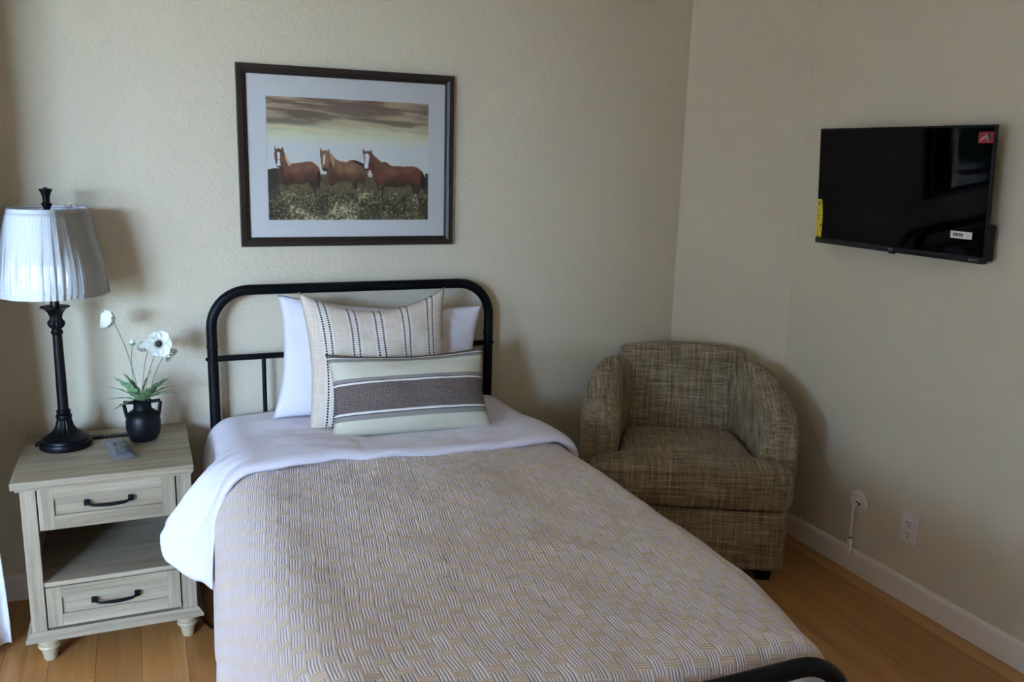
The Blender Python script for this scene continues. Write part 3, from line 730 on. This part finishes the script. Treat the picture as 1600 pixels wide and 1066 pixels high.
def paint_print():
    w, h = 330, 240
    gx, gy = np.meshgrid(np.linspace(0, 1, w), np.linspace(0, 1, h))
    # work in the coordinates of a 1250 x 960 drawing
    X = 62+gx*1238; Y = 72+gy*962
    def C(*rgb): return np.array(srgb(*rgb))
    img = np.zeros((h, w, 3))
    def lay(mask, col):
        mk = mask[..., None] if mask.ndim == 2 else mask; img[:] = img*(1-mk)+np.asarray(col)*mk
    # sky
    st = [0, .10, .20, .28, .40, 1]; cs = [C(150,128,104), C(128,108,92), C(150,138,108), C(178,178,145), C(172,176,174), C(168,170,172)]
    for c in range(3): img[..., c] = np.interp(gy, st, [q[c] for q in cs])
    cl = fbm(gx*3.2+gy*2, gy*26-gx*2.2, 5, 21); band = 1-smoothstep(.12, .34, gy)
    lay(np.clip((cl-.50)*8, 0, 1)*band*.8, C(100, 80, 68)); lay(np.clip((.46-cl)*5, 0, 1)*band*.65, C(186, 172, 134))
    # field behind
    fn = fbm(gx*28, gy*30, 4, 5)
    fb2 = (Y > 660+14*fbm(gx*9, gx*0, 3, 3)).astype(float); lay(fb2, C(92, 78, 54)); lay(fb2*np.clip((fbm(gx*60, gy*48, 3, 61)-.45)*4, 0, 1)*.6, C(112, 104, 68)); lay(fb2*np.clip((.45-fbm(gx*50, gy*40, 3, 63))*4, 0, 1)*.6, C(58, 50, 36))
    lay(((Y > 612+40*fbm(gx*14, gx*0, 2, 2)) & (X < 150)).astype(float), C(52, 50, 38))
    lay(((Y > 640+20*fbm(gx*14, gx*0, 2, 7)) & (X > 1270)).astype(float), C(50, 46, 34))
    def poly(pts):
        pts = np.array(pts, float); ins = np.zeros(X.shape, bool); n = len(pts)
        for i in range(n):
            x1, y1 = pts[i]; x2, y2 = pts[(i+1) % n]
            if y1 == y2: continue
            c = ((y1 > Y) != (y2 > Y)) & (X < (x2-x1)*(Y-y1)/(y2-y1)+x1); ins ^= c
        return ins.astype(float)
    def ell(cx, cy, rx, ry, soft=1.): 
        d = ((X-cx)/rx)**2+((Y-cy)/ry)**2; return np.clip((1-d)*soft, 0, 1)
    def horse(out, base, lo, hi, ytop, ybot):
        m = poly(out); lay(m, base); tt = np.clip((Y-ytop)/(ybot-ytop), 0, 1)
        lay(m*np.clip(1-tt*2.6, 0, 1)*.55, hi); lay(m*smoothstep(.40, .95, tt)*.92, lo)
        lay(m*np.clip((fbm(gx*16, gy*12, 3, 8)-.5)*2.4, 0, 1)*.4, hi); lay(m*np.clip((fbm(gx*22+5, gy*16, 3, 18)-.5)*2.6, 0, 1)*.45, lo); lay(m*.22, lo)
        dx = np.zeros_like(m); dx[1:] = m[1:]-m[:-1]; rim = np.clip(dx, 0, 1); rim[:-1] = np.maximum(rim[:-1], rim[1:]); lay(rim*.6, hi*1.2); return m
    br = C(118, 72, 50); lo = C(48, 27, 22); hi = C(146, 98, 68)
    H2 = [(453,460),(468,482),(485,475),(508,480),(522,462),(524,490),(545,515),(570,545),(600,560),(650,565),(680,548),(710,548),(780,578),(815,600),(820,630),(805,690),(790,730),(770,735),(745,715),(730,740),(722,790),(705,780),(690,730),(650,720),(620,710),(580,720),(540,760),(515,750),(500,700),(497,650),(505,640),(485,640),(465,625),(462,600),(455,560),(452,510)]
    m = horse(H2, C(124, 86, 58), lo, C(158, 116, 80), 560, 745)
    lay(m*ell(680, 620, 60, 40)*.55, C(166, 124, 88)); lay(m*ell(600, 620, 30, 50)*.5, C(160, 116, 82)); lay(m*ell(540, 690, 50, 80)*.7, C(70, 42, 32)); lay(m*ell(770, 680, 34, 50)*.6, C(76, 44, 32)); lay(m*ell(530, 600, 26, 60)*.6, C(72, 45, 34))
    lay(poly([(680,548),(720,550),(790,578),(825,605),(820,632),(780,603),(730,575)]), C(40, 30, 26))
    lay(poly([(478,515),(488,508),(490,530),(484,585),(476,590),(472,560)]), C(205, 196, 188)); lay(ell(487, 628, 22, 14, 3), C(34, 26, 26))
    lay(m*ell(498, 545, 34, 70)*.35, C(160, 115, 78)); lay(poly([(520,495),(548,525),(560,570),(548,610),(536,560)])*.7, C(166, 132, 92))
    H1 = [(122,455),(133,480),(147,472),(165,480),(180,457),(186,490),(195,510),(215,545),(235,590),(260,585),(300,580),(350,570),(390,570),(425,595),(445,615),(452,660),(452,720),(445,770),(432,775),(428,740),(420,790),(412,830),(400,825),(392,770),(385,790),(370,760),(360,725),(330,745),(300,748),(260,740),(200,755),(160,745),(148,700),(140,660),(150,620),(140,615),(128,600),(120,560),(116,515),(122,490)]
    m = horse(H1, C(122, 74, 52), lo, C(140, 92, 66), 575, 750)
    lay(m*ell(270, 630, 50, 40)*.5, C(150, 100, 72)); lay(m*ell(370, 610, 40, 30)*.5, C(146, 98, 70)); lay(m*ell(165, 640, 28, 80)*.75, C(62, 36, 28)); lay(m*ell(400, 680, 40, 70)*.45, C(80, 42, 32)); lay(poly([(430,650),(452,640),(452,720),(445,772),(430,775),(424,720)]), C(28, 22, 22))
    lay(poly([(190,505),(214,540),(236,600),(222,606),(200,560)]), C(178, 152, 118)); lay(m*ell(150, 480, 26, 16)*.7, C(64, 46, 36))
    lay(poly([(137,500),(150,498),(160,515),(155,560),(162,600),(150,615),(132,605),(142,560)]), C(214, 206, 200)); lay(ell(146, 612, 15, 8, 3), C(52, 40, 38))
    H3 = [(778,450),(795,480),(815,470),(832,478),(842,450),(848,490),(880,525),(920,560),(955,560),(1000,588),(1100,592),(1170,587),(1210,600),(1245,625),(1270,680),(1275,760),(1262,785),(1240,760),(1232,780),(1218,830),(1180,815),(1165,770),(1140,735),(1090,755),(1040,765),(980,760),(945,750),(943,800),(940,860),(910,850),(895,790),(880,740),(862,700),(850,660),(835,625),(820,635),(800,625),(785,600),(788,560),(780,510),(775,480)]
    m = horse(H3, C(112, 60, 40), lo, C(134, 84, 56), 590, 765)
    lay(m*ell(1000, 640, 60, 50)*.5, C(140, 90, 62)); lay(m*ell(1130, 625, 50, 34)*.45, C(146, 92, 62)); lay(m*ell(1080, 700, 110, 40)*.4, C(70, 38, 28)); lay(m*ell(850, 600, 26, 90)*.7, C(52, 28, 22)); lay(m*ell(1205, 690, 40, 70)*.5, C(130, 52, 36)); lay(m*ell(920, 700, 40, 90)*.4, C(128, 70, 50))
    lay(poly([(1243,630),(1260,650),(1275,700),(1275,762),(1260,787),(1240,760),(1236,690)]), C(26, 20, 20)); lay(poly([(925,556),(955,558),(985,582),(960,578)]), C(60, 36, 28))
    lay(poly([(790,500),(815,492),(828,515),(820,560),(815,605),(800,618),(786,598),(796,545)]), C(212, 206, 198)); lay(ell(800, 622, 16, 8, 3), C(46, 36, 34))
    lay(poly([(818,640),(835,630),(848,665),(846,682),(820,680)]), C(168, 166, 164))
    # foreground scrub
    edge = 772+75*fbm(gx*10, gx*0+.3, 4, 31)+130*(fbm(gx*60, gy*34, 3, 77)-.5)
    gm = smoothstep(-18, 22, Y-edge)
    g1 = fbm(gx*110, gy*80, 4, 41); g2 = fbm(gx*12, gy*9, 3, 44)
    gc = np.zeros_like(img)
    for c in range(3): gc[..., c] = np.interp(g1*.62+g2*.38, [.30, .46, .58, .72], [C(30,27,20)[c], C(74,67,44)[c], C(112,104,68)[c], C(170,160,124)[c]])
    dk = smoothstep(.15, 0, gx)*.5+smoothstep(.88, 1, gx)*.55
    gc = gc*(1-dk[..., None]); lay(gm*.97, gc)
    lay(gm*(fbm(gx*150, gy*110, 2, 51) > .80)*.7, C(186, 178, 148))
    g = img.mean(-1, keepdims=True); k = (1+.30*(g > .18))*np.array([1.55, 1.45, 1.36]); return np.clip((img*.88+g*.12)*k, 0, .9)
img = paint_print(); h_, w_ = img.shape[:2]
gx, gz = np.meshgrid(np.linspace(gx0-.002, gx1+.002, w_), np.linspace(gz1+.002, gz0-.002, h_))
pm = grid_mesh('print', np.stack([gx, np.full_like(gx, -.0092), gz], -1)-np.array(fo))
ca = pm.color_attributes.new('Col', 'FLOAT_COLOR', 'POINT'); ca.data.foreach_set('color', np.concatenate([img.reshape(-1, 3), np.ones((h_*w_, 1))], 1).astype(np.float32).ravel())
M_print = Mt('horse_photograph', (.5,.5,.5), .6); at = M_print.node('ShaderNodeAttribute', attribute_name='Col'); M_print.color(at.outputs['Color'])
pr = link_obj('print', pm, M_print, PF); pr['label'] = 'colour photograph of three brown horses standing in scrub'
fb_('backing_board', MB().box(px0+.01, px1-.01, -.0085, -.002, pz0+.01, pz1-.01), M_frame)
fb_('glass', MB().box(px0+fw-.002, px1-fw+.002, -.0165, -.0145, pz0+fw-.002, pz1-fw+.002), M_glass)

# ------------------------------------------------------------------ television on the right wall
TVW, TVH, TLT = .702, .412, .072
TV = thing('television', 'small black flat television mounted on the right wall', 'television', (2.345, -.889, 1.216), .03)
# local: u along -Y (viewer's right), v up, w out of the screen (towards -X); tilted forward
TM = Matrix.Rotation(-TLT, 4, 'Y') @ Matrix(((0,0,-1,0),(-1,0,0,0),(0,1,0,0),(0,0,0,1)))
def tvp(name, mb, mat, par=TV, sm=0): return mb.xf(TM).build(name, mat, par, sm)
hw = TVW/2
tvp('housing', MB().box(-hw, hw, 0, TVH, -.009, .004, .002), M_tv, sm=40)
tvp('rear_box', MB().box(-hw+.004, hw-.001, .004, .115, -.040, -.008, .006).box(-hw*.6, hw*.6, .05, .30, -.036, -.008, .006), M_tv, sm=40)
scr = tvp('screen', MB().box(-hw+.007, hw-.007, .021, TVH-.007, .004, .0052), M_screen)
strip = tvp('lower_bezel', MB().box(-hw, hw, -.001, .019, .0, .0085, .003), M_tvb, sm=40)
lab = tvp('energy_label', MB().prism([(-hw+.003, .024), (-hw+.027, .020), (-hw+.0305, .085), (-hw+.030, .115), (-hw+.025, .160), (-hw+.002, .160)], .0054, .0060), M_yel); lab['label'] = 'yellow energy label stuck along the screen edge'
for (a, b, c, d) in ((.006, .020, .148, .151), (.008, .018, .139, .145), (.006, .016, .120, .122), (.006, .018, .098, .101), (.006, .014, .085, .087), (.021, .026, .060, .070)):
    tvp('label_print', MB().box(-hw+a, -hw+b, c, d, .0060, .0062), M_ink, lab)
rd = tvp('red_sticker', MB().box(hw-.054, hw-.004, TVH-.053, TVH-.020, .0054, .006), M_red)
tvp('sticker_picture', MB().prism([(hw-.053, TVH-.051), (hw-.041, TVH-.035), (hw-.034, TVH-.033), (hw-.028, TVH-.024), (hw-.020, TVH-.044), (hw-.0205, TVH-.051), (hw-.028, TVH-.037), (hw-.036, TVH-.041)], .006, .0062), M_ink2, rd)
tvp('sticker_dark_print', MB().prism([(hw-.024, TVH-.024), (hw-.015, TVH-.024), (hw-.015, TVH-.052), (hw-.019, TVH-.052)], .006, .0062), M_ink, rd)  # dark shape printed on the red sticker
bc = tvp('barcode_sticker', MB().box(hw-.124, hw-.048, .070, .092, .0054, .006).xf(Matrix.Rotation(0, 4, 'Z')), M_paper)
xx = hw-.115
while xx < hw-.079:
    ww = random.choice((.0007, .0012, .002)); tvp('barcode_bar', MB().box(xx, xx+ww, .0765, .0865, .006, .0062), M_ink, bc); xx += ww+random.choice((.0006, .001))
for (z0, b) in ((.079, .053), (.085, .056)): tvp('label_print', MB().box(hw-.071, hw-b, z0, z0+.0014, .006, .0062), M_ink2, bc)
def text(body, size, u, v, w, mat, par):
    c = bpy.data.curves.new('t', 'FONT'); c.body = body; c.size = size; c.align_x = 'CENTER'; c.extrude = .0002
    o = bpy.data.objects.new('t', c); COL.objects.link(o); dg = bpy.context.evaluated_depsgraph_get()
    me = bpy.data.meshes.new_from_object(o.evaluated_get(dg)); bpy.data.objects.remove(o)
    me.transform(TM @ Matrix.Translation((u, v, w))); me.materials.clear(); return link_obj('lettering', me, mat, par)
text('TCL', .011, 0, .006, .0088, M_logo, strip)
text('Roku TV', .009, hw-.035, .006, .0088, M_logo, strip)
MB().box(.046, .067, -.11, .11, .08, .30, .003).build('wall_bracket', M_iron, TV)
MB().box(.020, .050, -.03, .03, .14, .24, .003).build('mount_arm', M_iron, TV)
tvp('sensor', MB().box(-.012, .012, -.006, .0, -.004, .004, .001), M_tv)

# ------------------------------------------------------------------ wall fittings
OT = thing('wall_outlet', 'white double wall outlet above the right baseboard', 'outlet', (XR, -1.047, .266))
MB().box(-.006, 0, -.0365, .0365, -.058, .058, .002, 2).build('cover_plate', M_white, OT, 40)
for dz in (.0195, -.0195):
    rc = MB().lathe([(.0165, 0), (.0165, .002), (.0155, .003)], 24).xf(Matrix.Translation((-.006, 0, dz)) @ Matrix.Rotation(-PI/2, 4, 'Y')).build('receptacle', M_white, OT, 40)
    for dy in (-.0065, .0065): MB().box(-.0096, -.0088, dy-.0013, dy+.0013, dz+.001, dz+.009).build('slot', M_dark, rc)
    MB().lathe([(.0028, 0), (.0028, .0008)], 12).xf(Matrix.Translation((-.0088, 0, dz-.0075)) @ Matrix.Rotation(-PI/2, 4, 'Y')).build('ground_hole', M_dark, rc)
MB().lathe([(.0025, 0), (.0025, .0012)], 12).xf(Matrix.Translation((-.006, 0, 0)) @ Matrix.Rotation(-PI/2, 4, 'Y')).build('screw', M_white, OT)
CP = thing('cable_plate', 'round white cable pass-through plate low on the right wall', 'cable plate', (XR, -.807, .272))
rot = Matrix.Rotation(-PI/2, 4, 'Y')
MB().lathe([(.044, 0), (.044, .003), (.041, .006), (.034, .008), (.029, .008), (.027, .005), (.019, .004), (.019, .0)], 40, cap=False).xf(rot).build('ring', M_white, CP, 40)
MB().lathe([(.0275, .001), (.0275, .0035)], 32).xf(rot).build('insert', M_trim, CP, 40)
MB().box(-.0042, -.0030, -.011, .011, -.010, .001, .0003, 1).build('opening', M_dark, CP)
WC = thing('white_cord', 'white cord with a plug dangling from the round wall plate', 'cord', (XR, -.807, .272))
MB().tube([(-.006, -.001, -.006), (-.016, 0, -.004), (-.022, .001, -.014), (-.021, .002, -.06), (-.020, .003, -.10), (-.0195, .003, -.138)], .0044, 8).build('cord', M_cord, WC, 60)
MB().tube([(-.0195, .003, -.136), (-.0195, .003, -.142)], .0050, 8).build('strain_relief', M_dark, WC, 60)
MB().box(-.026, -.0135, -.0045, .0105, -.208, -.142, .003, 2).build('plug', M_cord, WC, 40)
for dz in (-.190, -.197): MB().box(-.0215, -.0185, -.017, -.0045, dz-.0008, dz+.0008).build('prong', M_logo, WC)

# ------------------------------------------------------------------ armchair
AC = thing('armchair', 'brown tweed barrel armchair in the corner', 'armchair', (1.763, -.655, 0), math.atan2(-.469, .883))
body = MB().prism([(-.352, .012), (.352, .012), (.372, .12), (.372, .40), (.30, .545), (.2, .60), (-.2, .60), (-.30, .545), (-.372, .40), (-.372, .12)], .045, .272, .012)
body.build('base', M_tweed, AC, 50)
def arm(sg):
    # stations: centre x, y, top z, half width, direction
    st = [(.212, .560, .685, .046), (.246, .525, .714, .053), (.284, .47, .714, .060), (.308, .42, .700, .067), (.320, .33, .673, .071), (.327, .25, .642, .073), (.327, .185, .614, .073), (.326, .135, .597, .072), (.325, .112, .580, .066), (.324, .100, .556, .054)]
    secs = []
    for i, (x, y, zt, hw_) in enumerate(st):
        a = st[max(0, i-1)]; b = st[min(len(st)-1, i+1)]; t = Vector((b[0]-a[0], b[1]-a[1], 0)).normalized(); s_ = Vector((-t.y, t.x, 0))
        prof = [(-.96, .20), (-1.0, zt-.15), (-1.03, zt-.075), (-.90, zt-.024), (-.50, zt+.002), (0, zt+.010), (.50, zt+.002), (.90, zt-.024), (1.03, zt-.075), (1.0, zt-.15), (.96, .20)]
        secs.append([Vector((x, y, 0))+s_*hw_*p+Vector((0, 0, z)) for p, z in prof])
    mb = MB().loft(secs)
    if sg < 0: mb.xf(Matrix.Scale(-1, 4, (1, 0, 0)))
    o = mb.build('arm', M_tweed, AC)
    bm = bmesh.new(); bm.from_mesh(o.data); cl = bm.edges.layers.float.new('crease_edge')
    bm.to_mesh(o.data); bm.free()
    md = o.modifiers.new('s', 'SUBSURF'); md.levels = 2; md.render_levels = 2; o.data.polygons.foreach_set('use_smooth', [True]*len(o.data.polygons))
    # welt along the front
    f = st[-2]; pts = []
    for q in np.linspace(0, 1, 15):
        a = PI*q; pts.append((sg*(.321+.064*math.cos(a)), .068, .535+.046*math.sin(a)))
    return o
arm(1); arm(-1)
secs = []
for x in np.linspace(-1, 1, 15):
    e = abs(x); zt = .772-.026*e**2; k = 1-.10*max(0, e-.8)/.2; xx = x*.238; bow = .035*(1-e*e)
    pr = [(.475, .36), (.490, .46), (.502, .56), (.508, .64), (.500, .69), (.498, .725), (.512, .757), (.542, zt+.004), (.578, zt), (.602, zt-.03), (.608, zt-.09), (.608, .40), (.60, .20), (.50, .20)]
    ear = 1+.14*smoothstep(.60, .74, np.array([z for _, z in pr]))*1.0
    secs.append([(xx*ear[i], y+bow*(.6 if y > .59 else .35)-(.035*e*e if y > .56 else 0), z) for i, (y, z) in enumerate(pr)])
MB().loft(secs).build('back', M_tweed, AC, 0, 1)
out = [(-.364, .012), (-.355, -.002), (-.30, -.012), (0, -.016), (.30, -.012), (.355, -.002), (.364, .012), (.366, .066), (.356, .080), (.275, .082), (.262, .095), (.250, .20), (.225, .475), (.21, .487), (-.21, .487), (-.225, .475), (-.250, .20), (-.262, .095), (-.275, .082), (-.356, .080), (-.366, .066)]
cu = MB(); b2 = bmesh.new()
def ring(zz, inset):
    r = []
    cx, cy = 0, .22
    for (x, y) in out:
        d = Vector((x-cx, y-cy)); L = d.length; d = d*(max(0, L-inset)/L); r.append((cx+d.x, cy+d.y, zz))
    return r
cu.loft([ring(.276, .05), ring(.279, .018), ring(.300, .0), ring(.355, -.006), ring(.405, .0), ring(.428, .010), ring(.436, .03), ring(.440, .09), ring(.442, .18)])
cu.build('seat_cushion', M_tweed, AC, 0, 1)
for sx in (-.29, .29):
    for sy in (.06, .49):
        MB().loft([[(sx-.028*k, sy-.028*k, z), (sx+.028*k, sy-.028*k, z), (sx+.028*k, sy+.028*k, z), (sx-.028*k, sy+.028*k, z)] for z, k in ((0, .8), (.05, 1.1))]).build('leg', M_iron, AC)

# ------------------------------------------------------------------ curtain at the left
nx_, nz = 220, 30; P = np.zeros((nz, nx_, 3))
for i in range(nz):
    q = i/(nz-1); z = .028+2.535*q; xe = -.432-.05*float(smoothstep(0, .45, q)); am = .055*(1-.45*q)
    for j in range(nx_):
        t = j/(nx_-1); x = xe-(2.3-.1*q)*t  # unseen length added leftwards to darken the wall behind the curtain
        P[i, j] = (x+.012*math.sin(t*40+1), -.395+am*math.cos(t*2*PI*15-.5)+.006*math.sin(q*5+t*9), z)
cu_ = link_obj('curtain', fix(grid_mesh('curtain', P)), M_curtain, None, True); md = cu_.modifiers.new('t', 'SOLIDIFY'); md.thickness = .003
tag(cu_, 'white floor-length curtain hanging left of the nightstand', 'curtain')
ct = MB().box(-3.2, -.45, -.41, -.38, ZC-.03, ZC, .003).build('curtain_track', M_white)
tag(ct, 'white curtain track on the ceiling left of the nightstand', 'curtain track')

# ------------------------------------------------------------------ black cord on the floor under the bed edge
cdo = MB().tube([(.115, -.06, .004), (.12, -.20, .004), (.112, -.33, .004), (.14, -.42, .004), (.22, -.44, .004), (.33, -.40, .004)], .0032, 8).build('floor_cord', M_iron, None, 60)
tag(cdo, 'thin black cord on the floor between nightstand and bed', 'cord')
